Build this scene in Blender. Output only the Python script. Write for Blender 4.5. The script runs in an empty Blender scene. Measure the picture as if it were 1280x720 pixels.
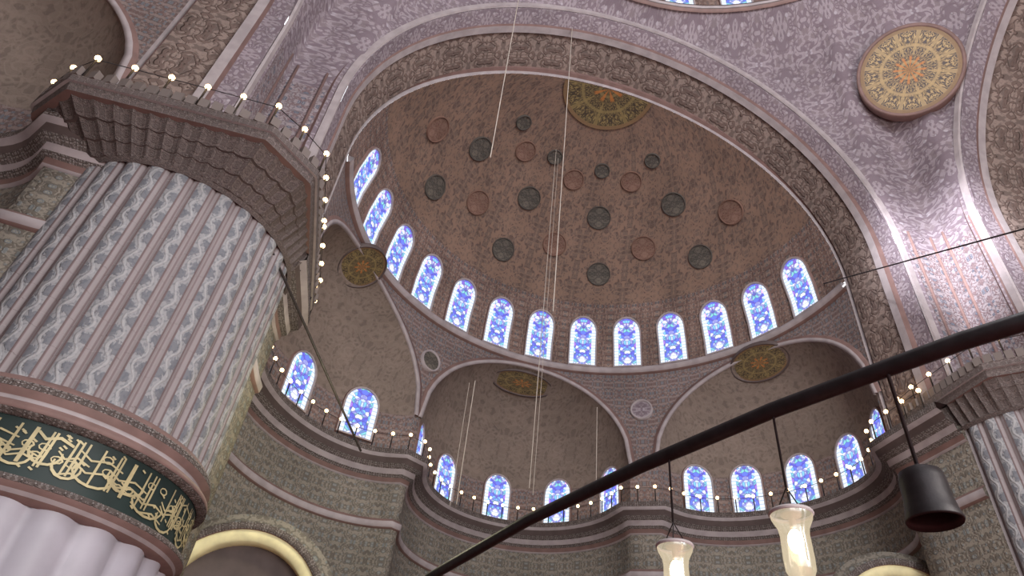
import bpy, math, random
import numpy as np
from mathutils import Vector, Matrix
random.seed(4)
sc=bpy.context.scene
try: sc.view_settings.view_transform='Standard'
except Exception: pass
def S(r,g,b,k=1.0):
    o=[]
    for c in (r,g,b):
        c=c/255.0
        o.append((c/12.92 if c<=0.04045 else ((c+0.055)/1.055)**2.4)*k)
    return (o[0],o[1],o[2],1.0)
# ---------------------------------------------------------------- node helper
class N:
    def __init__(s,name):
        s.m=bpy.data.materials.new(name); s.m.use_nodes=True; s.t=s.m.node_tree; s.t.nodes.clear()
        s.out=s.t.nodes.new('ShaderNodeOutputMaterial')
    def n(s,ty,**k):
        a=s.t.nodes.new(ty)
        for q,v in k.items(): setattr(a,q,v)
        return a
    def setv(s,sock,v):
        if isinstance(v,bpy.types.NodeSocket): s.t.links.new(v,sock)
        else: sock.default_value=v
    def m_(s,op,a,b=None,c=None,clamp=False):
        x=s.n('ShaderNodeMath',operation=op,use_clamp=clamp); s.setv(x.inputs[0],a)
        if b is not None: s.setv(x.inputs[1],b)
        if c is not None: s.setv(x.inputs[2],c)
        return x.outputs[0]
    def mix(s,f,a,b):
        x=s.n('ShaderNodeMix',data_type='RGBA'); s.setv(x.inputs[0],f); s.setv(x.inputs[6],a); s.setv(x.inputs[7],b); return x.outputs[2]
    def uv(s):
        tc=s.n('ShaderNodeTexCoord'); sp=s.n('ShaderNodeSeparateXYZ'); s.t.links.new(tc.outputs['UV'],sp.inputs[0]); return sp.outputs[0],sp.outputs[1]
    def comb(s,x,y,z=0.0):
        c=s.n('ShaderNodeCombineXYZ'); s.setv(c.inputs[0],x); s.setv(c.inputs[1],y); s.setv(c.inputs[2],z); return c.outputs[0]
    def noise(s,v,scale,detail=1.0,dist=0.0):
        a=s.n('ShaderNodeTexNoise'); s.setv(a.inputs['Vector'],v); a.inputs['Scale'].default_value=scale; a.inputs['Detail'].default_value=detail; a.inputs['Distortion'].default_value=dist; return a.outputs[0]
    def vor(s,v,scale,rnd=0.5,feature='F1'):
        a=s.n('ShaderNodeTexVoronoi',feature=feature); s.setv(a.inputs['Vector'],v); a.inputs['Scale'].default_value=scale; a.inputs['Randomness'].default_value=rnd; return a
    def sm(s,x,lo,hi,a=0.0,b=1.0):
        r=s.n('ShaderNodeMapRange',interpolation_type='SMOOTHSTEP'); s.setv(r.inputs[0],x)
        r.inputs[1].default_value=lo; r.inputs[2].default_value=hi; r.inputs[3].default_value=a; r.inputs[4].default_value=b; return r.outputs[0]
    def done(s,col,rough=0.8,bump=None,bs=0.3,spec=0.3,metal=0.0,em=None,es=0.0,bd=0.05):
        p=s.n('ShaderNodeBsdfPrincipled'); s.setv(p.inputs['Base Color'],col); s.setv(p.inputs['Roughness'],rough); s.setv(p.inputs['Metallic'],metal)
        p.inputs['Specular IOR Level'].default_value=spec
        if bump is not None:
            b=s.n('ShaderNodeBump'); b.inputs['Strength'].default_value=bs; b.inputs['Distance'].default_value=bd; s.t.links.new(bump,b.inputs['Height']); s.t.links.new(b.outputs[0],p.inputs['Normal'])
        if em is not None: s.setv(p.inputs['Emission Color'],em); p.inputs['Emission Strength'].default_value=es
        s.t.links.new(p.outputs[0],s.out.inputs[0]); return s.m

def orn(name,base,vine,acc,tx=1.2,ty=1.2,fs=2.2,lw=0.05,pr=0.2,amt=1.0,var=0.18,bs=0.35,dark=None,acc2=None,rough=0.85):
    g=N(name); x,y=g.uv()
    px=g.m_('PINGPONG',x,tx); py=g.m_('PINGPONG',y,ty); v=g.comb(px,py,0.3)
    n1=g.noise(v,fs,1.5,1.2); w=g.m_('ABSOLUTE',g.m_('SUBTRACT',n1,0.5)); vm=g.sm(w,lw*0.5,lw*1.3,1.0,0.0)
    vo=g.vor(v,fs*1.3,0.45); pm=g.sm(vo.outputs['Distance'],pr,pr+0.08,1.0,0.0)
    core=g.sm(vo.outputs['Distance'],pr*0.35,pr*0.55,1.0,0.0)
    n2=g.noise(v,fs*2.7,0.5,0.6); dm=g.sm(n2,0.53,0.60)
    n3=g.noise(v,fs*5.0,0.5,0.8); fm=g.sm(g.m_('ABSOLUTE',g.m_('SUBTRACT',n3,0.5)),0.02,0.06,1.0,0.0)
    big=g.noise(g.comb(x,y,0.0),0.35,2.0)
    dk=dark or (base[0]*.5,base[1]*.5,base[2]*.5,1)
    c=g.mix(g.m_('MULTIPLY',dm,0.65*amt),base,dk)
    c=g.mix(g.m_('MULTIPLY',fm,0.3*amt),c,dk)
    c=g.mix(g.m_('MULTIPLY',vm,0.85*amt),c,vine)
    c=g.mix(g.m_('MULTIPLY',pm,0.85*amt),c,acc)
    c=g.mix(g.m_('MULTIPLY',core,0.85*amt),c,acc2 or vine)
    k=g.sm(big,0.3,0.7,1.0-var,1.0+var)
    mm=g.n('ShaderNodeVectorMath',operation='SCALE'); g.t.links.new(c,mm.inputs[0]); g.t.links.new(k,mm.inputs['Scale'])
    return g.done(mm.outputs[0],rough,g.m_('ADD',vm,pm),bs)
def plain(name,col,rough=0.7,var=0.12,sc_=2.0,metal=0.0,spec=0.3):
    g=N(name); tc=g.n('ShaderNodeTexCoord'); n=g.noise(tc.outputs['Object'],sc_,4.0); k=g.sm(n,0.3,0.7,1-var,1+var)
    mm=g.n('ShaderNodeVectorMath',operation='SCALE'); mm.inputs[0].default_value=col[:3]; g.t.links.new(k,mm.inputs['Scale'])
    return g.done(mm.outputs[0],rough,n,0.1,spec,metal)
def emis(name,col,st):
    g=N(name); e=g.n('ShaderNodeEmission'); e.inputs[0].default_value=col; e.inputs[1].default_value=st; g.t.links.new(e.outputs[0],g.out.inputs[0]); return g.m
def strips(name,base,bar,leafc,vinec,line,period):
    """painted scroll bands between plain vertical bars; u repeats every period"""
    g=N(name); x,y=g.uv()
    s_=g.m_('MULTIPLY_ADD',g.m_('FRACT',g.m_('DIVIDE',x,period)),2.0,-1.0); a_=g.m_('ABSOLUTE',s_)
    idx=g.m_('FLOOR',g.m_('DIVIDE',x,period)); ph=g.m_('MULTIPLY',g.m_('SINE',g.m_('MULTIPLY',idx,12.98)),9.0)
    wv=g.m_('SINE',g.m_('ADD',g.m_('MULTIPLY',y,8.5),ph))
    n=g.noise(g.comb(x,y,0.0),3.5,1.5); wob=g.m_('MULTIPLY_ADD',n,0.3,-0.15)
    vine=g.sm(g.m_('ABSOLUTE',g.m_('ADD',g.m_('SUBTRACT',s_,g.m_('MULTIPLY',wv,0.26)),wob)),0.05,0.15,1.0,0.0)
    lf=g.m_('MULTIPLY',g.m_('SUBTRACT',g.m_('MULTIPLY',wv,0.12),s_),wv); n2=g.noise(g.comb(x,y,2.0),9.0,0.5,0.8)
    leaf=g.sm(g.m_('ADD',lf,g.m_('MULTIPLY_ADD',n2,0.7,-0.35)),0.08,0.20)
    tip=g.sm(g.noise(g.comb(x,y,5.0),11.0,0.5),0.53,0.60)
    c=g.mix(g.m_('MULTIPLY',leaf,0.65),base,leafc); c=g.mix(g.m_('MULTIPLY',tip,0.4),c,leafc); c=g.mix(g.m_('MULTIPLY',vine,0.5),c,vinec)
    lo=g.sm(a_,0.56,0.60); c=g.mix(lo,c,bar)
    e1=g.sm(g.m_('ABSOLUTE',g.m_('SUBTRACT',a_,0.6)),0.04,0.10,1.0,0.0); c=g.mix(g.m_('MULTIPLY',e1,0.9),c,line)
    e2=g.sm(a_,0.90,0.96); c=g.mix(g.m_('MULTIPLY',e2,0.7),c,line)
    return g.done(c,0.7,g.m_('ADD',g.m_('ADD',vine,leaf),g.m_('MULTIPLY',lo,1.5)),0.4)

M={}
M['dome']=orn('painted_dome_plaster',S(117,99,89),S(138,112,97),S(96,78,72),1.6,1.6,2.2,0.07,0.2,0.95,0.1,0.1,S(86,69,64),S(128,90,76))
M['domeband']=orn('painted_dome_border',S(122,100,93),S(148,128,117),S(92,94,98),0.7,0.7,3.0,0.05,0.2,1.0)
M['soffit']=orn('painted_arch_soffit',S(140,123,115),S(104,87,81),S(162,149,140),1.0,1.2,1.8,0.06,0.22,1.0,0.12,0.9,S(86,74,70),S(100,92,94))
M['pend']=orn('painted_pendentive',S(149,138,144),S(114,100,108),S(168,160,167),1.1,1.1,2.2,0.06,0.19,1.0,0.1,0.4,S(112,98,102),S(106,102,120))
M['spand']=orn('painted_spandrel',S(137,122,118),S(106,86,83),S(106,111,118),0.6,0.6,3.2,0.06,0.2,1.0,0.15,0.3,S(88,76,76),S(150,138,130))
M['exed']=orn('painted_exedra_plaster',S(128,114,105),S(138,124,114),S(113,97,91),2.0,2.0,1.5,0.05,0.16,0.65,0.08,0.1)
M['pier']=orn('painted_pier',S(146,136,139),S(112,92,94),S(94,99,112),0.7,0.9,2.8,0.06,0.2,1.0,0.1,0.4,S(96,86,92),S(166,159,160))
M['lower']=orn('tiled_lower_wall',S(138,130,119),S(100,93,85),S(118,122,122),0.7,0.7,3.0,0.06,0.2,1.0,0.15,0.4,S(86,82,77),S(152,146,135))
M['mold']=plain('pale_moulding',S(163,153,154),0.6)
M['moldr']=plain('red_moulding',S(124,99,94),0.6)
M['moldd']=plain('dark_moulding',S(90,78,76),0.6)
M['corn']=orn('carved_cornice',S(127,117,113),S(86,76,72),S(155,147,144),0.25,0.25,8.0,0.08,0.2,1.0,0.1,0.8,S(80,70,68))
M['capd']=orn('carved_capital',S(114,103,100),S(86,77,75),S(132,125,122),0.2,0.2,9.0,0.08,0.2,0.8,0.1,0.6,S(84,73,71))
M['shaft']=strips('painted_pillar_shaft',S(148,147,149),S(144,135,136),S(92,95,104),S(172,170,171),S(108,90,90),0.8)
M['marble']=plain('fluted_marble',S(170,165,174),0.45,0.1,1.0)
M['band']=plain('inscription_ground',S(38,50,48),0.5)
M['gold']=plain('gold_leaf',S(184,170,130),0.45,0.15,3.0,0.2,0.5)
M['iron']=plain('black_iron',S(38,34,36),0.5,0.2,8.0,0.4)
M['wire']=plain('steel_wire',S(176,166,156),0.5)
M['wired']=plain('dark_wire',S(50,44,44),0.6)
M['cream']=plain('cream_arch_stone',S(236,226,178),0.7)
M['rglD']=orn('roundel_dark',S(84,79,74),S(106,99,90),S(64,64,62),0.4,0.4,5.0,0.05,0.2,1.0)
M['rglR']=orn('roundel_red',S(124,95,83),S(132,106,94),S(112,84,75),0.4,0.4,5.0,0.05,0.2,1.0)
M['floor']=orn('red_carpet',S(140,50,45),S(60,50,90),S(180,150,110),0.6,0.6,3.0)
M['bulb']=emis('warm_bulb',(1.0,0.66,0.32,1),9.0)
M['lampglow']=emis('lamp_filament',(1.0,0.84,0.58,1),14.0)
def medal(name,ground,gold,k=12):
    g=N(name); x,y=g.uv(); r=g.m_('SQRT',g.m_('ADD',g.m_('MULTIPLY',x,x),g.m_('MULTIPLY',y,y))); th=g.m_('ARCTAN2',y,x)
    pa=g.m_('PINGPONG',th,math.pi/k); v=g.comb(g.m_('MULTIPLY',pa,3.0),g.m_('MULTIPLY',r,2.0))
    n=g.noise(v,3.2,1.0,2.0); m=g.sm(g.m_('ABSOLUTE',g.m_('SUBTRACT',n,0.5)),0.02,0.07,1.0,0.0)
    ring=g.sm(g.m_('ABSOLUTE',g.m_('SUBTRACT',g.m_('PINGPONG',r,0.19),0.19)),0.015,0.05,1.0,0.0)
    pet=g.sm(g.m_('SINE',g.m_('MULTIPLY',th,float(k))),0.2,0.6)
    spoke=g.m_('MULTIPLY',g.sm(g.m_('PINGPONG',th,math.pi/k),0.03,0.07,1.0,0.0),g.sm(r,0.3,0.4))
    core=g.sm(r,0.28,0.36,1.0,0.0)
    c=g.mix(m,ground,gold); c=g.mix(g.m_('MULTIPLY',ring,0.7),c,gold); c=g.mix(g.m_('MULTIPLY',spoke,0.7),c,gold); c=g.mix(g.m_('MULTIPLY',g.m_('MULTIPLY',core,pet),0.7),c,S(196,122,62))
    rim=g.sm(r,0.9,0.94); c=g.mix(rim,c,S(130,104,76))
    return g.done(c,0.55,m,0.3,0.4)
M['med']=medal('gold_medallion_paint',S(76,66,64),S(176,150,108),12)
M['medd']=medal('dim_medallion_paint',S(74,64,52),S(148,130,86),8)
def glassmat():
    g=N('stained_glass'); x,y=g.uv()
    v=g.comb(g.m_('ABSOLUTE',x),y,0.0)
    vo=g.vor(v,3.6,0.9); vcol=g.n('ShaderNodeSeparateColor'); g.t.links.new(vo.outputs['Color'],vcol.inputs[0])
    cr=g.n('ShaderNodeValToRGB'); cr.color_ramp.interpolation='CONSTANT'; el=cr.color_ramp.elements
    cols=[(0,(0.62,0.72,1.0,1)),(0.2,(0.16,0.22,0.9,1)),(0.36,(0.85,0.9,1,1)),(0.52,(0.40,0.22,0.8,1)),(0.66,(0.25,0.60,1,1)),(0.78,(0.85,0.55,0.92,1)),(0.88,(0.25,0.65,0.7,1))]
    el[0].position=0; el[0].color=cols[0][1]; el[1].position=cols[1][0]; el[1].color=cols[1][1]
    for p,c in cols[2:]:
        e=el.new(p); e.color=c
    g.t.links.new(vcol.outputs[0],cr.inputs[0])
    ve=g.vor(v,3.6,0.9,'DISTANCE_TO_EDGE'); lead=g.sm(ve.outputs['Distance'],0.03,0.09,1.0,0.0)
    dg=g.m_('PINGPONG',y,0.42); ax_=g.m_('ABSOLUTE',x)
    scal=g.sm(g.m_('ABSOLUTE',g.m_('SUBTRACT',ax_,g.m_('MULTIPLY',dg,1.2))),0.09,0.17,1.0,0.0)
    c=g.mix(g.m_('MULTIPLY',lead,0.65),cr.outputs[0],(0.10,0.08,0.2,1))
    c=g.mix(g.m_('MULTIPLY',scal,0.65),c,(0.14,0.10,0.55,1))
    bord=g.sm(ax_,0.66,0.72); c=g.mix(bord,c,(0.78,0.88,1.0,1))
    bars=g.sm(g.m_('PINGPONG',y,0.13),0.02,0.05,0.45,0.0); c=g.mix(g.m_('MULTIPLY',bord,bars),c,(0.2,0.2,0.45,1))
    e=g.n('ShaderNodeEmission'); g.t.links.new(c,e.inputs[0]); e.inputs[1].default_value=1.3; g.t.links.new(e.outputs[0],g.out.inputs[0]); return g.m
M['glass']=glassmat()
g=N('lamp_glass'); tr=g.n('ShaderNodeBsdfTransparent'); tr.inputs[0].default_value=(0.95,0.9,0.82,1); gl=g.n('ShaderNodeBsdfGlossy'); gl.inputs['Roughness'].default_value=0.15
em=g.n('ShaderNodeEmission'); em.inputs[0].default_value=(1,0.85,0.6,1); em.inputs[1].default_value=1.0
m1=g.n('ShaderNodeMixShader'); m1.inputs[0].default_value=0.25; g.t.links.new(tr.outputs[0],m1.inputs[1]); g.t.links.new(gl.outputs[0],m1.inputs[2])
m2=g.n('ShaderNodeMixShader'); m2.inputs[0].default_value=0.4; g.t.links.new(m1.outputs[0],m2.inputs[1]); g.t.links.new(em.outputs[0],m2.inputs[2]); g.t.links.new(m2.outputs[0],g.out.inputs[0])
M['lglass']=g.m

# ---------------------------------------------------------------- mesh helpers
def mk(name,V,Fc,mats,mi=None,UV=None,parent=None,smooth=True):
    me=bpy.data.meshes.new(name); me.from_pydata([tuple(map(float,v)) for v in V],[],Fc)
    for m in (mats if isinstance(mats,(list,tuple)) else [mats]): me.materials.append(M[m])
    if mi is not None: me.polygons.foreach_set('material_index',mi)
    if UV is not None:
        l=me.uv_layers.new(name='UVMap')
        li=np.empty(len(me.loops),dtype=np.int32); me.loops.foreach_get('vertex_index',li)
        l.data.foreach_set('uv',np.array(UV,dtype=np.float32)[li].ravel())
    me.polygons.foreach_set('use_smooth',[smooth]*len(me.polygons))
    me.update(); o=bpy.data.objects.new(name,me); sc.collection.objects.link(o)
    if parent: o.parent=parent
    return o
def empty(name):
    o=bpy.data.objects.new(name,None); sc.collection.objects.link(o); o.empty_display_size=0.2; return o
def loft(name,rows,mats,mi=None,uv=None,parent=None,closed=False,smooth=True,uscale=1.0):
    R=len(rows); C=len(rows[0]); V=[];UV=[]
    A=np.array(rows,float)
    mid=A[R//2]; ul=np.concatenate([[0],np.cumsum(np.linalg.norm(np.diff(mid,axis=0),axis=1))])*uscale
    vl=np.concatenate([[0],np.cumsum([np.linalg.norm(A[i+1]-A[i],axis=1).mean() for i in range(R-1)])])
    for i in range(R):
        for j in range(C): V.append(A[i,j]); UV.append((ul[j],vl[i]))
    Fc=[];MI=[]
    for i in range(R-1):
        for j in range(C-1):
            Fc.append((i*C+j,i*C+j+1,(i+1)*C+j+1,(i+1)*C+j)); MI.append(mi[i] if mi else 0)
    return mk(name,V,Fc,mats,MI,uv or UV,parent,smooth)
def tube(name,pts,r,mat,parent=None,seg=8):
    cu=bpy.data.curves.new(name,'CURVE'); cu.dimensions='3D'; sp=cu.splines.new('POLY'); sp.points.add(len(pts)-1)
    for i,p in enumerate(pts): sp.points[i].co=(*p,1)
    cu.bevel_depth=r; cu.bevel_resolution=2; cu.materials.append(M[mat]); cu.use_fill_caps=True
    o=bpy.data.objects.new(name,cu); sc.collection.objects.link(o)
    if parent: o.parent=parent
    return o
class Acc:
    def __init__(s): s.V=[];s.F=[];s.MI=[];s.UV=[]
    def add(s,V,F,mi=0,UV=None):
        b=len(s.V); s.V+=list(V); s.F+=[tuple(b+i for i in f) for f in F]; s.MI+=[mi]*len(F); s.UV+=list(UV) if UV else [(0,0)]*len(V)
    def cyl(s,a,b,r,mi=0,n=6,r2=None):
        a=Vector(a);b=Vector(b);d=(b-a).normalized();t=d.orthogonal().normalized();q=d.cross(t);r2=r if r2 is None else r2
        V=[a+(t*math.cos(i*2*math.pi/n)+q*math.sin(i*2*math.pi/n))*r for i in range(n)]+[b+(t*math.cos(i*2*math.pi/n)+q*math.sin(i*2*math.pi/n))*r2 for i in range(n)]
        F=[(i,(i+1)%n,n+(i+1)%n,n+i) for i in range(n)]+[tuple(range(n)),tuple(range(n,2*n))]
        s.add([tuple(v) for v in V],F,mi)
    def ball(s,c,r,mi=0,n=8,m=5,sz=1.0):
        V=[(c[0],c[1],c[2]+r*sz)]
        for i in range(1,m):
            for j in range(n):
                a=math.pi*i/m;b=2*math.pi*j/n; V.append((c[0]+r*math.sin(a)*math.cos(b),c[1]+r*math.sin(a)*math.sin(b),c[2]+r*sz*math.cos(a)))
        V.append((c[0],c[1],c[2]-r*sz)); F=[(0,1+j,1+(j+1)%n) for j in range(n)]
        for i in range(m-2):
            for j in range(n): F.append((1+i*n+j,1+(i+1)*n+j,1+(i+1)*n+(j+1)%n,1+i*n+(j+1)%n))
        L=len(V)-1; F+=[(L,1+(m-2)*n+(j+1)%n,1+(m-2)*n+j) for j in range(n)]; s.add(V,F,mi)
    def box(s,c,hx,hy,hz,ang=0,mi=0):
        ca,sa=math.cos(ang),math.sin(ang);V=[]
        for z in(-1,1):
            for x,y in((-1,-1),(1,-1),(1,1),(-1,1)):
                X=x*hx;Y=y*hy; V.append((c[0]+X*ca-Y*sa,c[1]+X*sa+Y*ca,c[2]+z*hz))
        s.add(V,[(0,1,2,3),(4,5,6,7),(0,1,5,4),(1,2,6,5),(2,3,7,6),(3,0,4,7)],mi)
    def make(s,name,mats,parent=None,smooth=True): return mk(name,s.V,s.F,mats,s.MI,s.UV,parent,smooth)
def revolve(name,prof,c,mats,mi=None,n=48,parent=None):
    rows=[[(c[0]+r*math.cos(a),c[1]+r*math.sin(a),c[2]+z) for a in [2*math.pi*i/n for i in range(n+1)]] for r,z in prof]
    return loft(name,rows,mats,mi,None,parent)

# ---------------------------------------------------------------- dimensions (metres, eye level z=0)
FLOOR=-1.6; R=11.75; ZD=22.03; HD=10.5
RA=12.1; ZA=21.9; YF=-3.0; Q=14.4; YC=YF-Q     # crossing square half = Q, centre (0,YC), arches radius RA
ZC=13.6; RR=13.3; ZR=34.7                      # gallery level; crossing-dome ring radius / height

def rot(p,k):
    x,y=p[0],p[1]-YC
    for _ in range(k%4): x,y=-y,x
    return (x,y+YC,p[2])
def semidome(name,k):
    def P(a,t,rr=R,hh=HD): return rot((rr*math.cos(t)*math.sin(a),rr*math.cos(t)*math.cos(a),ZD+hh*math.sin(t)),k)
    root=empty(name)
    A=[math.radians(-90+180*i/72) for i in range(73)]
    V=[];UV=[];Fc=[];T=[math.radians(90*j/36) for j in range(37)]
    for t in T:
        for a in A: V.append(P(a,t)); UV.append((a*R*(0.35+0.65*math.cos(t)),t*11))
    mi=[]
    for i in range(36):
        for j in range(72): Fc.append((i*73+j,i*73+j+1,(i+1)*73+j+1,(i+1)*73+j)); mi.append(1 if i<9 else 0)
    mk('shell',V,Fc,['dome','domeband'],mi,UV,root)
    prof=[(0,-0.35),(0.18,-0.3),(0.28,-0.1),(0.28,0.02),(0,0.05)]
    loft('ring_cornice',[[rot(((R-d)*math.sin(a),(R-d)*math.cos(a),ZD-0.15+z),k) for a in A] for d,z in prof],['mold','moldr'],[1,0,0,0],None,root)
    return root,P
def arch(name,k):
    root=empty(name)
    def curve(Y,x0,a,h,zc,leg,n=128):
        pts=[]
        for i in range(7): pts.append((x0-a,Y,leg+(zc-leg)*i/7))
        for i in range(n+1):
            t=math.pi*(1-i/n); c=math.cos(t);s=math.sin(t); pts.append((x0+a*c,Y,zc+h*s))
        for i in range(1,8): pts.append((x0+a,Y,zc+(leg-zc)*i/7))
        return [rot(p,k) for p in pts]
    LG=ZC+0.3
    rows=[curve(0,0,R,HD,ZD,LG),curve(-0.02,0,R+0.22,HD+0.2,ZD,LG),curve(-0.2,0,R+0.24,HD+0.26,ZD,LG),curve(-0.2,0,R+0.02,HD+0.5,ZD-0.05,LG),
          curve(-1.9,-0.1,RA-0.12,RA-0.5,ZA,LG),curve(-1.95,-0.1,RA-0.26,RA-0.64,ZA,LG),curve(-2.3,-0.1,RA-0.24,RA-0.6,ZA,LG),curve(-2.3,0,RA-0.05,RA-0.35,ZA,LG),curve(YF,0,RA,RA,ZA,LG)]
    loft('soffit',rows,['soffit','mold','moldr','pend'],[1,2,2,0,1,1,2,3],None,root,False,False)
    rows=[curve(YF-0.03,0,RA,RA,ZA,LG),curve(YF-0.12,0,RA+0.03,RA+0.03,ZA,LG),curve(YF-0.12,0,RA+0.3,RA+0.28,ZA,LG),curve(YF-0.05,0,RA+0.34,RA+0.3,ZA,LG),curve(YF-0.1,0,RA+0.5,RA+0.45,ZA,LG),curve(YF,0,RA+0.62,RA+0.55,ZA,LG)]
    loft('archivolt',rows,['mold','moldr','pend'],[0,0,1,2,1],None,root,False,False)
    return root
def window(name,mapf,zb,w,h,n=10):
    rad=w/2; hs=h-rad*1.15
    out=[(-rad,0),(rad,0),(rad,hs*0.5),(rad,hs)]+[(rad*math.cos(t),hs+rad*1.15*math.sin(t)) for t in [math.pi*i/n for i in range(1,n)]]+[(-rad,hs),(-rad,hs*0.5)]
    def pt(u,z,off):
        p,nn=mapf(u,zb+z); return tuple(Vector(p)+Vector(nn)*off)
    A=Acc(); V=[pt(u,z,0.06) for u,z in out]; c=(0,h*0.5); V.append(pt(c[0],c[1],0.06)); L=len(out)
    A.add(V,[(i,(i+1)%L,L) for i in range(L)],0,[(u/rad,z/rad) for u,z in out]+[(0,c[1]/rad)])
    def sc2(k): return [((u)*k,(z-h*0.5)*(1+(k-1)*0.6)+h*0.5) for u,z in out]
    rings=[(sc2(1.0),0.04),(sc2(1.02),0.13),(sc2(1.12),0.13),(sc2(1.16),0.0)]
    V=[]
    for ring,o in rings: V+=[pt(u,z,o) for u,z in ring]
    for mi,qs in ((1,(0,1)),(2,(2,))):
        F=[]
        for q in qs: F+=[(q*L+i,q*L+(i+1)%L,(q+1)*L+(i+1)%L,(q+1)*L+i) for i in range(L)]
        A.add(V,F,mi)
    return A.make(name,['glass','mold','moldr'],None,False)
wn=[0]
def wname(): wn[0]+=1; return 'window_%d'%wn[0]
def dome_map(a0):
    def f(u,z):
        t=math.asin((z-ZD)/HD); r=R*math.cos(t); a=a0+u/r
        n=Vector((-math.sin(a)*math.cos(t)/R,-math.cos(a)*math.cos(t)/R,-math.sin(t)/HD)).normalized()
        return (r*math.sin(a),r*math.cos(a),z),tuple(n)
    return f
sroots={}
for k in (0,1,3):
    sroots[k],P=semidome('semi_dome',k); arch('main_arch',k)
root0=sroots[0]
for i in range(13):
    window(wname(),dome_map(math.radians(-77.7+12.95*i)),ZD+0.1,1.5,3.05)

def disc(name,P,nrm,r,mat,rimmat='mold',parent=None,rimw=0.12,off=0.06,n=32,uvr=False,wide=1.0):
    P=Vector(P);nrm=Vector(nrm).normalized(); t1=Vector((0,0,1)).cross(nrm); t1=t1.normalized() if t1.length>0.1 else Vector((1,0,0)); t2=nrm.cross(t1)
    t1=t1*wide
    A=Acc(); c=P+nrm*off
    k=1.0/r if uvr else 1.0
    V=[tuple(c)];UV=[(0,0)]
    for i in range(n):
        a=2*math.pi*i/n; V.append(tuple(c+(t1*math.cos(a)+t2*math.sin(a))*r)); UV.append((math.cos(a)*r*k,math.sin(a)*r*k))
    A.add(V,[(0,1+i,1+(i+1)%n) for i in range(n)],0,UV)
    V=[];F=[]
    for q,(rr,o) in enumerate([(r,0),(r+rimw*0.2,0.06),(r+rimw,0.06),(r+rimw*1.2,-off-0.1)]):
        for i in range(n):
            a=2*math.pi*i/n; V.append(tuple(c+nrm*o+(t1*math.cos(a)+t2*math.sin(a))*rr))
    for q in range(3): F+=[(q*n+i,q*n+(i+1)%n,(q+1)*n+(i+1)%n,(q+1)*n+i) for i in range(n)]
    A.add(V,F,1); return A.make(name,[mat,rimmat],parent)
def domept(az,el):
    a=math.radians(az);t=math.radians(el); p=(R*math.cos(t)*math.sin(a),R*math.cos(t)*math.cos(a),ZD+HD*math.sin(t))
    n=(-math.cos(t)*math.sin(a)/R,-math.cos(t)*math.cos(a)/R,-math.sin(t)/HD); return p,n
for el,azs,r,mt in [(50.5,(-54,-19,16,51),0.64,'rglD'),(32.5,(-54,-19,17,53),0.64,'rglD'),(40,(-72,-37,-1,34,70),0.66,'rglR'),(61,(-37,-1,34),0.55,'rglR'),(65,(-54,-19,16,51),0.38,'rglD')]:
    for az in azs:
        p,n=domept(az,el); disc('painted_roundel',p,n,r,mt,mt,root0,0.07,0.07)
V=[];UVv=[];F=[];rm=2.5
for i in range(9):
    for j in range(33):
        r_=rm*i/8;a=math.pi*j/32; x,y=r_*math.cos(a),r_*math.sin(a)+0.01
        V.append((x,y,ZD+HD*math.sqrt(1-(x*x+y*y)/R/R)-0.09)); UVv.append((x/rm,y/rm))
for i in range(8):
    for j in range(32): F.append((i*33+j,i*33+j+1,(i+1)*33+j+1,(i+1)*33+j))
mk('crown_medallion',V,F,['medd'],None,UVv,root0)

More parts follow.
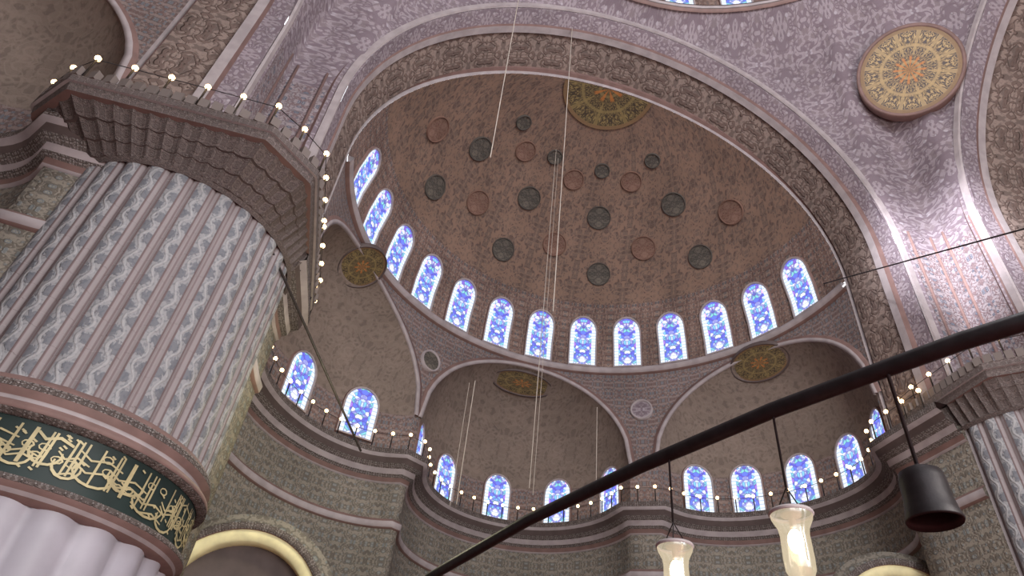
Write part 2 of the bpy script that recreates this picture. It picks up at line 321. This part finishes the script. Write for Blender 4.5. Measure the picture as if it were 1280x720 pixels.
# ---------------------------------------------------------------- exedrae
HA=math.radians(28.3); ER=R*math.cos(HA); RS=R*math.sin(HA); ZS=15.9
EX=[(-61.0,0.72),(-2.5,1.0),(61.0,0.72)]
def exz(phi,k):
    rho=R*math.cos(phi);tau=R*math.sin(phi); d2=((rho-ER)/k)**2+tau*tau; return ZS+math.sqrt(max(RS*RS-d2,0))
def pmax(rr,k):
    g_=lambda s:(ER+k*rr*math.cos(s))**2+(rr*math.sin(s))**2-R*R
    lo,hi=0.0,math.pi/2+0.25
    if g_(hi)>0: return hi
    for _ in range(50):
        m=(lo+hi)/2
        if g_(m)>0: lo=m
        else: hi=m
    return lo
def pmx(k): return math.pi/2-1e-4 if k<1 else math.acos((R*R-ER*ER-RS*RS)/(2*ER*RS))
exroots=[]
for ci,(c,kk) in enumerate(EX):
    root=empty('exedra'); exroots.append(root); ca=math.radians(c)
    er=(math.sin(ca),math.cos(ca)); et=(math.cos(ca),-math.sin(ca))
    def sp(psi,z,rr):
        rho=ER+kk*rr*math.cos(psi);tau=rr*math.sin(psi); return (er[0]*rho+et[0]*tau,er[1]*rho+et[1]*tau,z)
    rows=[]; UVv=[]
    rrmin=(R-ER)/kk+1e-3; thm=math.acos(rrmin/RS)
    for j in range(25):
        th=thm*j/24; rr=RS*math.cos(th); pm=pmax(rr,kk)
        rows.append([sp(-pm+2*pm*i/40,ZS+RS*math.sin(th),rr) for i in range(41)]); UVv+=[((-pm+2*pm*i/40)*rr,th*RS) for i in range(41)]
    loft('dome',rows,['exed'],None,UVv,root)
    pm0=pmx(kk)
    rows=[[sp(-pm0+2*pm0*i/40,z,RS) for i in range(41)] for z in (ZC-0.6,ZS)]
    loft('drum',rows,['spand'],None,None,root)
    ph=[-HA+2*HA*i/48 for i in range(49)]
    def rim(s_,rad):
        return [(rad*math.sin(ca+f*(1+(s_-1)*0.9)),rad*math.cos(ca+f*(1+(s_-1)*0.9)),ZS+(exz(f,kk)-ZS)*s_) for f in ph]
    loft('opening_rim',[rim(1.0,R+0.02),rim(0.995,R-0.12),rim(1.03,R-0.14),rim(1.035,R-0.08),rim(1.06,R-0.08),rim(1.065,R)],['mold','moldr'],[0,0,0,1,1],None,root)
    def exmap(psi0):
        def f(u,z):
            if z<=ZS: rr=RS; sl=0
            else: rr=math.sqrt(RS*RS-(z-ZS)**2); sl=(z-ZS)/RS
            a=psi0+u/(RS*math.sqrt((math.cos(psi0))**2+(kk*math.sin(psi0))**2)); p=sp(a,z,rr); cc=math.sqrt(1-sl*sl)
            nx,ny=math.cos(a)/kk,math.sin(a); l=math.hypot(nx,ny); nx/=l;ny/=l
            n=(-(er[0]*nx+et[0]*ny)*cc,-(er[1]*nx+et[1]*ny)*cc,-sl); return p,n
        return f
    wl=(-72,-36,0,36,72) if ci==1 else ((-24,13,54) if ci==0 else (-58,-29,0,29,58))
    for wv in wl: window(wname(),exmap(math.radians(wv)),14.3 if ci==0 else 13.95,1.65 if ci==0 else 1.45,2.5)
    th=math.radians((66,65,64)[ci]); rr=RS*math.cos(th); p=sp(0,ZS+RS*math.sin(th),rr); n=(-er[0]*math.cos(th)/kk,-er[1]*math.cos(th)/kk,-math.sin(th))
    disc('gold_medallion',p,n,(1.15,0.75,0.95)[ci],'medd','moldd',root,0.08,(0.12,0.2,0.16)[ci],32,True,(1.0,2.3,1.6)[ci])
wf=empty('wall_front')
edges=[-90.0]
for c,kk in EX: edges+= [c-math.degrees(HA),c+math.degrees(HA)]
edges.append(90.0)
for i in range(len(edges)-1):
    a0,a1=math.radians(edges[i]),math.radians(edges[i+1]); inside=(i%2==1)
    if a1-a0<1e-3: continue
    n=48 if inside else 8; c,kk=(math.radians(EX[i//2][0]),EX[i//2][1]) if inside else (0,1)
    cols=[a0+(a1-a0)*j/n for j in range(n+1)]
    lo=[exz(a-c,kk) if inside else ZC-0.6 for a in cols]
    rows=[];UVv=[]
    for q in range(7):
        rows.append([(R*math.sin(a),R*math.cos(a),l+(ZD-0.2-l)*q/6) for a,l in zip(cols,lo)]); UVv+=[(a*R,l+(ZD-l)*q/6) for a,l in zip(cols,lo)]
    loft('spandrel',rows,['spand'],None,UVv,wf)
for az in (-31.5,29.3,):
    a=math.radians(az); disc('spandrel_roundel',(R*math.sin(a),R*math.cos(a),19.2),(-math.sin(a),-math.cos(a),0),0.5,'rglD' if az<0 else 'pend','mold',wf,0.1,0.12)
plan=[(-R-0.2,-3.0,1,0),(-R-0.1,-0.6,1,0)]
for ci,(c,kk) in enumerate(EX):
    ca=math.radians(c); er=(math.sin(ca),math.cos(ca)); et=(math.cos(ca),-math.sin(ca)); pm=pmx(kk)
    for i in range(33):
        s_=-pm+2*pm*i/32; rho=ER+kk*RS*math.cos(s_);tau=RS*math.sin(s_)
        nx,ny=math.cos(s_)/kk,math.sin(s_); l=math.hypot(nx,ny); nx/=l;ny/=l
        n=Vector((-(er[0]*nx+et[0]*ny),-(er[1]*nx+et[1]*ny)))
        if i in(0,32):
            b=ca+(-HA if i==0 else HA); n=(n+Vector((-math.sin(b),-math.cos(b)))*1.2).normalized()
        plan.append((er[0]*rho+et[0]*tau,er[1]*rho+et[1]*tau,n.x,n.y))
plan+=[(R+0.1,-0.6,-1,0),(R+0.2,-3.0,-1,0)]
def off(d,z): return [(x+nx*d,y+ny*d,z) for x,y,nx,ny in plan]
loft('lower_wall',[off(0,FLOOR),off(0,2),off(0,6),off(0,9.5),off(0,ZC-0.5)],['lower'],None,None,wf)
loft('wall_moulding',[off(0.0,10.3),off(0.12,10.35),off(0.16,10.6),off(0.04,10.7),off(0.0,10.75)],['moldr','mold'],[0,1,0,0],None,wf)
loft('gallery_cornice',[off(0,ZC-1.25),off(0.1,ZC-1.2),off(0.12,ZC-1.0),off(0.3,ZC-0.9),off(0.34,ZC-0.65),off(0.6,ZC-0.5),off(0.66,ZC-0.25),off(0.85,ZC-0.15),off(0.85,ZC+0.1),off(0.0,ZC+0.1)],['corn','mold','moldr','moldd'],[1,2,0,1,0,3,1,0,3],None,wf)
for k,nm in ((1,'wall_left'),(3,'wall_right')):
    Mx=Matrix.Translation((0,YC,0))@Matrix.Rotation(math.radians(90*k),4,'Z')@Matrix.Translation((0,-YC,0))
    for src in exroots+[wf]:
        e=empty('exedra' if src is not wf else nm); e.matrix_world=Mx
        for ch_ in list(src.children):
            d=bpy.data.objects.new(ch_.name.split('.')[0],ch_.data); sc.collection.objects.link(d); d.parent=e

# ---------------------------------------------------------------- crossing : pendentives, piers, dome
s1=math.radians(50)
def pend_pt(b,q):
    m=max(abs(math.cos(b)),abs(math.sin(b))); rm=Q/m; lat=rm*min(abs(math.cos(b)),abs(math.sin(b)))
    zlo=ZA+math.sqrt(max(RA*RA-lat*lat,0)); s=s1*q
    rr=RR+(rm-RR)*(math.cos(s)-math.cos(s1))/(1-math.cos(s1)); z=zlo+(ZR-zlo)*math.sin(s)/math.sin(s1)
    return (rr*math.cos(b),YC+rr*math.sin(b),z)
for k in range(4):
    rt=empty('pendentive'); rows=[];UVv=[]
    for j in range(91):
        b=math.radians(90+90*j/90)
        rows.append([rot(pend_pt(b,q/24),k) for q in range(25)]); UVv+=[(b*14,pend_pt(b,q/24)[2]) for q in range(25)]
    loft('vault',rows,['pend'],None,UVv,rt)
for sx in (-1,1):
    P0=Vector((12.47*sx,-6.8,30.0)); rad_=Vector((12.47*sx,-6.8-YC,0)).normalized(); n=Vector((-rad_.x,-rad_.y,-0.62)).normalized()
    disc('pendentive_medallion',P0-n*0.6,n,2.08,'med','moldr',None,0.16,0.6,56,True)
cen=(0,YC,0)
dm=empty('central_dome')
revolve('ring_cornice',[(RR+0.05,ZR-0.15),(RR-0.12,ZR-0.08),(RR-0.12,ZR+0.02),(RR-0.22,ZR+0.06),(RR-0.22,ZR+0.15),(RR,ZR+0.18)],cen,['mold','moldr','moldd'],[1,2,0,2,0],72,dm)
revolve('dome_shell',[(RR,ZR+0.1),(RR,ZR+4)]+[(RR*math.cos(t),ZR+4+7*math.sin(t)) for t in [math.pi/2*i/12 for i in range(1,13)]],cen,['domeband','dome'],[0]+[1]*12,72,dm)
for i in range(28):
    a0=2*math.pi*i/28+0.05
    def f(u,z,a0=a0):
        a=a0+u/RR; return (RR*math.cos(a),YC+RR*math.sin(a),z),(-math.cos(a),-math.sin(a),0)
    if 0.2<((a0)%(2*math.pi))<2.9: window(wname(),f,ZR+0.3,1.5,2.9)

# ---------------------------------------------------------------- pillars
HX,HY,CH=3.7,4.3,1.2
def oct_r(a,hx=HX,hy=HY,ch=CH):
    c,s=abs(math.cos(a)),abs(math.sin(a)); return min(hx/max(c,1e-6),hy/max(s,1e-6),(hx+hy-ch)/(c+s))
def strokes():
    out=[]
    L=21.6; x=0
    while x<L-0.4:
        w=random.uniform(0.5,0.9)
        for _ in range(random.choice((2,3,3))):
            xx=x+random.uniform(0,w*0.8); out.append(([(xx,0.25),(xx-0.02,0.6),(xx-0.05,1.15)],0.05))
        cx=x+w*0.5; rr=w*0.5; y0=random.uniform(0.3,0.7)
        out.append(([(cx+rr*math.cos(t),y0+0.28*math.sin(t)) for t in [math.pi*(0.9+1.2*i/8) for i in range(9)]],0.06))
        for _ in range(2):
            lx=x+random.uniform(0.1,w); ly=random.uniform(0.35,0.95)
            out.append(([(lx+0.1*math.cos(t),ly+0.08*math.sin(t)) for t in [2*math.pi*i/8 for i in range(9)]],0.04))
        for _ in range(2):
            yy=random.uniform(0.15,1.0); out.append(([(x-0.1,yy),(x+w*0.3,yy+0.1),(x+w*0.7,yy-0.02),(x+w,yy+0.12)],0.05))
        for _ in range(5): dx=x+random.uniform(0,w);dy=random.uniform(0.1,1.15); out.append(([(dx-0.04,dy),(dx+0.04,dy+0.05)],0.05))
        x+=w*0.8
    return out
TOPB=5.5
def bz(z): return TOPB+(z-6.32)*0.8
def pillar(cx,cy,ch=CH):
    rt=empty('pillar'); c=(cx,cy,0); rs=3.3
    NF=34; n=NF*8
    rows=[];UVv=[]
    z0=bz(7.3)
    for z in [z0+(12.9-z0)*i/10 for i in range(11)]:
        row=[]
        for i in range(n+1):
            a=2*math.pi*i/n; r=rs-0.12+0.14*abs(math.sin(NF*a/2))**0.6; row.append((cx+r*math.cos(a),cy+r*math.sin(a),z)); UVv.append((NF*0.8*i/n,z))
        rows.append(row)
    loft('shaft',rows,['shaft'],None,UVv,rt)
    def sh(pr): return [(r,bz(z)) for r,z in pr]
    revolve('mouldings',sh([(rs-0.1,7.45),(rs+0.05,7.35),(rs+0.2,7.15),(rs+0.24,6.95),(rs+0.1,6.8),(rs+0.1,6.7),(rs+0.3,6.55),(rs+0.32,6.4),(rs+0.12,6.3)]),c,['moldr','mold','corn'],[0,0,2,0,1,0,0,2],96,rt)
    revolve('inscription_band',sh([(rs+0.1,6.32),(rs+0.1,4.98)]),c,['band'],None,96,rt)
    revolve('lower_mouldings',sh([(rs+0.1,5.0),(rs+0.26,4.95),(rs+0.28,4.8),(rs+0.15,4.7),(rs+0.13,4.6),(rs-0.1,4.5)]),c,['moldr','mold','corn'],[0,2,0,1,0],96,rt)
    A=Acc(); rb=rs+0.125
    for pts,w in strokes():
        V=[];m=len(pts)
        for i,(x,y) in enumerate(pts):
            x0,y0=pts[max(i-1,0)];x1,y1=pts[min(i+1,m-1)];dx,dy=x1-x0,y1-y0;l=math.hypot(dx,dy) or 1
            ww=w*0.5*(0.45+0.55*math.sin(math.pi*(i+0.6)/(m+0.2)))
            for s_ in(-1,1):
                X=x-s_*dy/l*ww;Y=y+s_*dx/l*ww; a=-X/rb; V.append((cx+rb*math.cos(a),cy+rb*math.sin(a),bz(5.03+Y)))
        A.add(V,[(2*i,2*i+1,2*i+3,2*i+2) for i in range(m-1)],0)
    A.make('calligraphy',['gold'],rt,False)
    NL=22; n=NL*10; rows=[]
    for z in (FLOOR,0,2.0,bz(4.55)):
        rows.append([(cx+(rs-0.15+0.14*abs(math.sin(NL*math.pi*i/n)))*math.cos(2*math.pi*i/n),cy+(rs-0.15+0.14*abs(math.sin(NL*math.pi*i/n)))*math.sin(2*math.pi*i/n),z) for i in range(n+1)])
    loft('marble_shaft',rows,['marble'],None,None,rt)
    n=240; rows=[]
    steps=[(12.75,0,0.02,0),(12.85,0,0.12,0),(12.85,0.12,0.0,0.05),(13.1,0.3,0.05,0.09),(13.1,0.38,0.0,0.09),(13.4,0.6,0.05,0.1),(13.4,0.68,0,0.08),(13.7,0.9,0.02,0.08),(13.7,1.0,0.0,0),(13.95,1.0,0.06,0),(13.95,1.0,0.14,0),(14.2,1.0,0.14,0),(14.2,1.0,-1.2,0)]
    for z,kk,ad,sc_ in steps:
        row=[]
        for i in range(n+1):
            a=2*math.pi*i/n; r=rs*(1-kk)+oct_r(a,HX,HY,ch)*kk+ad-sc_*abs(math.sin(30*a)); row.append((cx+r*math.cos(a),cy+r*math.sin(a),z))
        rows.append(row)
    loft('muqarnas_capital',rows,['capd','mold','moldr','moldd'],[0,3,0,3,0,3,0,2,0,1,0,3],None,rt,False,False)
    A=Acc()
    for i in range(84):
        a=2*math.pi*i/84; r=oct_r(a,HX,HY,ch)+0.06; A.box((cx+r*math.cos(a),cy+r*math.sin(a),14.34),0.09,0.12,0.16,a,0)
    A.make('cresting',['corn'],rt,False)
    return rt
PL=(-14.8,-2.9,1.2);PR=(15.3,-3.0,2.4)
for p in (PL,PR): pillar(*p)
for sx in (-1,1):
    pr=empty('pier')
    pts=[(sx*(RA+0.12),0.0),(sx*(RA+0.12),YF),(sx*Q,YF),(sx*Q,YF-(Q-RA)),(sx*(Q+3.2),YF-(Q-RA))]
    loft('pier_face',[[(x,y,z) for x,y in pts] for z in (ZC,16,18,20,ZA+0.1)],['pier'],None,None,pr,False,False)
    A=Acc()
    for x,y in ((RA+0.9,YF-0.03),(Q-0.25,YF-0.03),(Q-0.02,YF-0.5),(Q-0.02,YF-1.9)):
        A.cyl((sx*x,y,ZC+0.5),(sx*x,y,ZA+1.0),0.06,0,6)
    A.make('pier_mouldings',['moldr'],pr)

# ---------------------------------------------------------------- gallery arches low down
def garch(x,y,crown,r,ang):
    rt=empty('gallery_arch'); ca,sa=math.cos(ang),math.sin(ang)
    def P(u,d,z): return (x+u*ca-d*sa,y+u*sa+d*ca,z)
    zc=crown-r
    def cur(rr,d): return [P(-rr,d,FLOOR)]+[P(-rr*math.cos(t),d,zc+rr*math.sin(t)) for t in [math.pi*i/32 for i in range(33)]]+[P(rr,d,FLOOR)]
    loft('cream_rim',[cur(r-0.35,0.5),cur(r-0.35,0),cur(r,0)],['cream'],None,None,rt)
    loft('outer_rim',[cur(r,0),cur(r,-0.1),cur(r+0.22,-0.1),cur(r+0.25,0.3),cur(r+0.6,0.32),cur(r+0.62,0.6)],['moldr','corn','lower'],[0,1,0,2,0],None,rt)
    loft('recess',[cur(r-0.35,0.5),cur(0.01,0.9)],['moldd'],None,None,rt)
garch(-10.7,3.0,7.1,2.5,0.0)
garch(11.6,1.5,9.4,2.2,-0.4)

# ---------------------------------------------------------------- string lights
A=Acc()
def lightpath(pts,step,h):
    L=0;d=0; prev=None; bl=[]
    for i in range(len(pts)-1):
        a=Vector(pts[i]);b=Vector(pts[i+1]);seg=(b-a).length
        while L<=d+seg:
            q=a+(b-a)*((L-d)/seg); bl.append(q); L+=step
        d+=seg
    for i,q in enumerate(bl):
        top=q+Vector((0,0,h)); A.cyl(q,top,0.03,0,5); A.ball(top+Vector((0,0,0.06)),0.085,1)
        if i: A.cyl(prev,top,0.012,0,4)
        prev=top
for (cx,cy,ch) in (PL,PR):
    pts=[]
    for i in range(241):
        a=2*math.pi*i/240; r=oct_r(a,HX,HY,ch)+0.1; pts.append((cx+r*math.cos(a),cy+r*math.sin(a),14.25))
    lightpath(pts,0.95,0.75)
lightpath(off(0.8,ZC+0.1),0.85,0.7)
A.make('string_lights',['iron','bulb'],None)

# ---------------------------------------------------------------- chandelier beam with lamps
ch=empty('chandelier')
bp=[(-7.3,-1.0,3.5),(-6.9,-4.0,3.5),(-6.19,-7.77,3.5),(-5.36,-10.95,3.5),(-4.63,-13.09,3.5),(-3.96,-14.73,3.5),(-3.49,-15.67,3.5),(-3.19,-16.25,3.5),(-2.95,-16.63,3.5),(-2.2,-17.7,3.5)]
tube('iron_ring_beam',bp,0.078,'iron',ch)
def lamp(x,y,zt):
    A=Acc(); A.cyl((x,y,3.45),(x,y,zt+0.26),0.012,0,5)
    for i in range(3):
        a=i*2.09; A.cyl((x,y,zt+0.26),(x+0.15*math.cos(a),y+0.15*math.sin(a),zt+0.02),0.006,0,4)
    A.make('chain',['iron'],ch)
    revolve('glass_shade',[(0.175,0.0),(0.17,-0.03),(0.13,-0.11),(0.12,-0.17),(0.125,-0.36),(0.12,-0.46),(0.09,-0.53),(0.05,-0.56),(0.0,-0.57)],(x,y,zt),['lglass'],None,28,ch)
    revolve('rim',[(0.175,0.0),(0.19,0.015),(0.18,0.035),(0.165,0.015),(0.175,0.0)],(x,y,zt),['mold'],None,28,ch)
    revolve('lamp_cap',[(0.0,0.10),(0.03,0.09),(0.05,0.04),(0.09,0.02),(0.09,0.0),(0.03,-0.01),(0.03,-0.10),(0,-0.11)],(x,y,zt),['mold'],None,16,ch)
    B=Acc(); B.ball((x,y,zt-0.22),0.065,0,10,7,1.6); B.make('bulb',['lampglow'],ch)
lamp(-3.96,-14.73,2.46); lamp(-4.47,-13.5,2.48)
bx,by=-3.47,-15.72
A=Acc(); A.cyl((bx,by,3.45),(bx,by,2.56),0.018,0,6); A.ball((bx,by,2.57),0.04,0); A.make('bell_rod',['iron'],ch)
revolve('bell',[(r*0.88,z*0.9) for r,z in [(0.02,0.33),(0.12,0.32),(0.17,0.29),(0.185,0.22),(0.19,0.05),(0.205,-0.05),(0.225,-0.12),(0.215,-0.14),(0.19,-0.08),(0.175,0.05),(0.15,0.25),(0.0,0.28)]],(bx,by,2.27),['iron'],None,36,ch)

for x,y,z0,z1,rw in [(-2.96,-2.4,14.2,33.2,.02),(-6.2,-4.8,18.3,34.0,.02),(-1.8,3.75,10.6,31.0,.018),(-1.5,4.3,10.6,31.0,.012),(-4.3,4.85,9.9,15.4,.02),(-4.5,5.1,9.9,15.4,.012),(1.3,5.0,12.0,15.5,.016)]:
    tube('hanging_wire',[(x,y,z0),(x,y,z1)],rw,'wire')
tube('tension_cable',[(-11.9,-4.2,12.6),(-8.2,3.0,10.4)],0.04,'wired')
tube('tension_cable',[(11.6,1.15,22.8),(9.5,-9.5,15.66),(8.4,-15.0,11.9)],0.03,'wired')

mk('floor',[(-45,-45,FLOOR),(45,-45,FLOOR),(45,25,FLOOR),(-45,25,FLOOR)],[(0,1,2,3)],'floor',None,[(0,0),(80,0),(80,70),(0,70)])

# ---------------------------------------------------------------- light
w=bpy.data.worlds.new('World'); sc.world=w; w.use_nodes=True; bg=w.node_tree.nodes['Background']; bg.inputs[0].default_value=(0.89,0.92,0.97,1); bg.inputs[1].default_value=2.7
def pl(name,loc,e,col,rad):
    l=bpy.data.lights.new(name,'POINT'); l.energy=e; l.color=col; l.shadow_soft_size=rad; o=bpy.data.objects.new(name,l); o.location=loc; sc.collection.objects.link(o)
pl('rear_fill',(2,-26,5),11000,(1,0.95,0.88),3.5)  # added fill light behind the camera, no chandelier hangs here
pl('crossing_fill',(0,-18,27),7000,(0.95,0.96,0.99),2.5)  # unseen fill point added high in the crossing to even out the vaults
pl('gallery_lamp',(-8.3,-0.5,9.5),400,(1,0.95,0.6),0.3)
l=bpy.data.lights.new('window_daylight','SPOT'); l.energy=75000; l.color=(0.92,0.92,1); l.spot_size=math.radians(21); l.spot_blend=1.0; l.shadow_soft_size=1.5
o=bpy.data.objects.new('window_daylight',l); o.location=(1,-13,30); sc.collection.objects.link(o)
o.rotation_euler=(Vector((13.9,-3.9,21.3))-Vector(o.location)).to_track_quat('-Z','Y').to_euler()

# ---------------------------------------------------------------- camera
f=836.8;p=math.radians(40.12);r=math.radians(6.93);yw=math.radians(-10)
F=Vector((0,math.cos(p),math.sin(p)));R0=Vector((1,0,0));U0=Vector((0,-math.sin(p),math.cos(p)))
Rr=math.cos(r)*R0+math.sin(r)*U0;Uu=-math.sin(r)*R0+math.cos(r)*U0
Mz=Matrix.Rotation(yw,3,'Z'); F,Rr,Uu=Mz@F,Mz@Rr,Mz@Uu
cam=bpy.data.cameras.new('camera'); cam.sensor_width=36; cam.lens=36*f/1280; cam.clip_end=300
co=bpy.data.objects.new('camera',cam); sc.collection.objects.link(co)
mw=Matrix(((Rr.x,Uu.x,-F.x,-7.514),(Rr.y,Uu.y,-F.y,-19.694),(Rr.z,Uu.z,-F.z,0),(0,0,0,1)))
co.matrix_world=mw; sc.camera=co
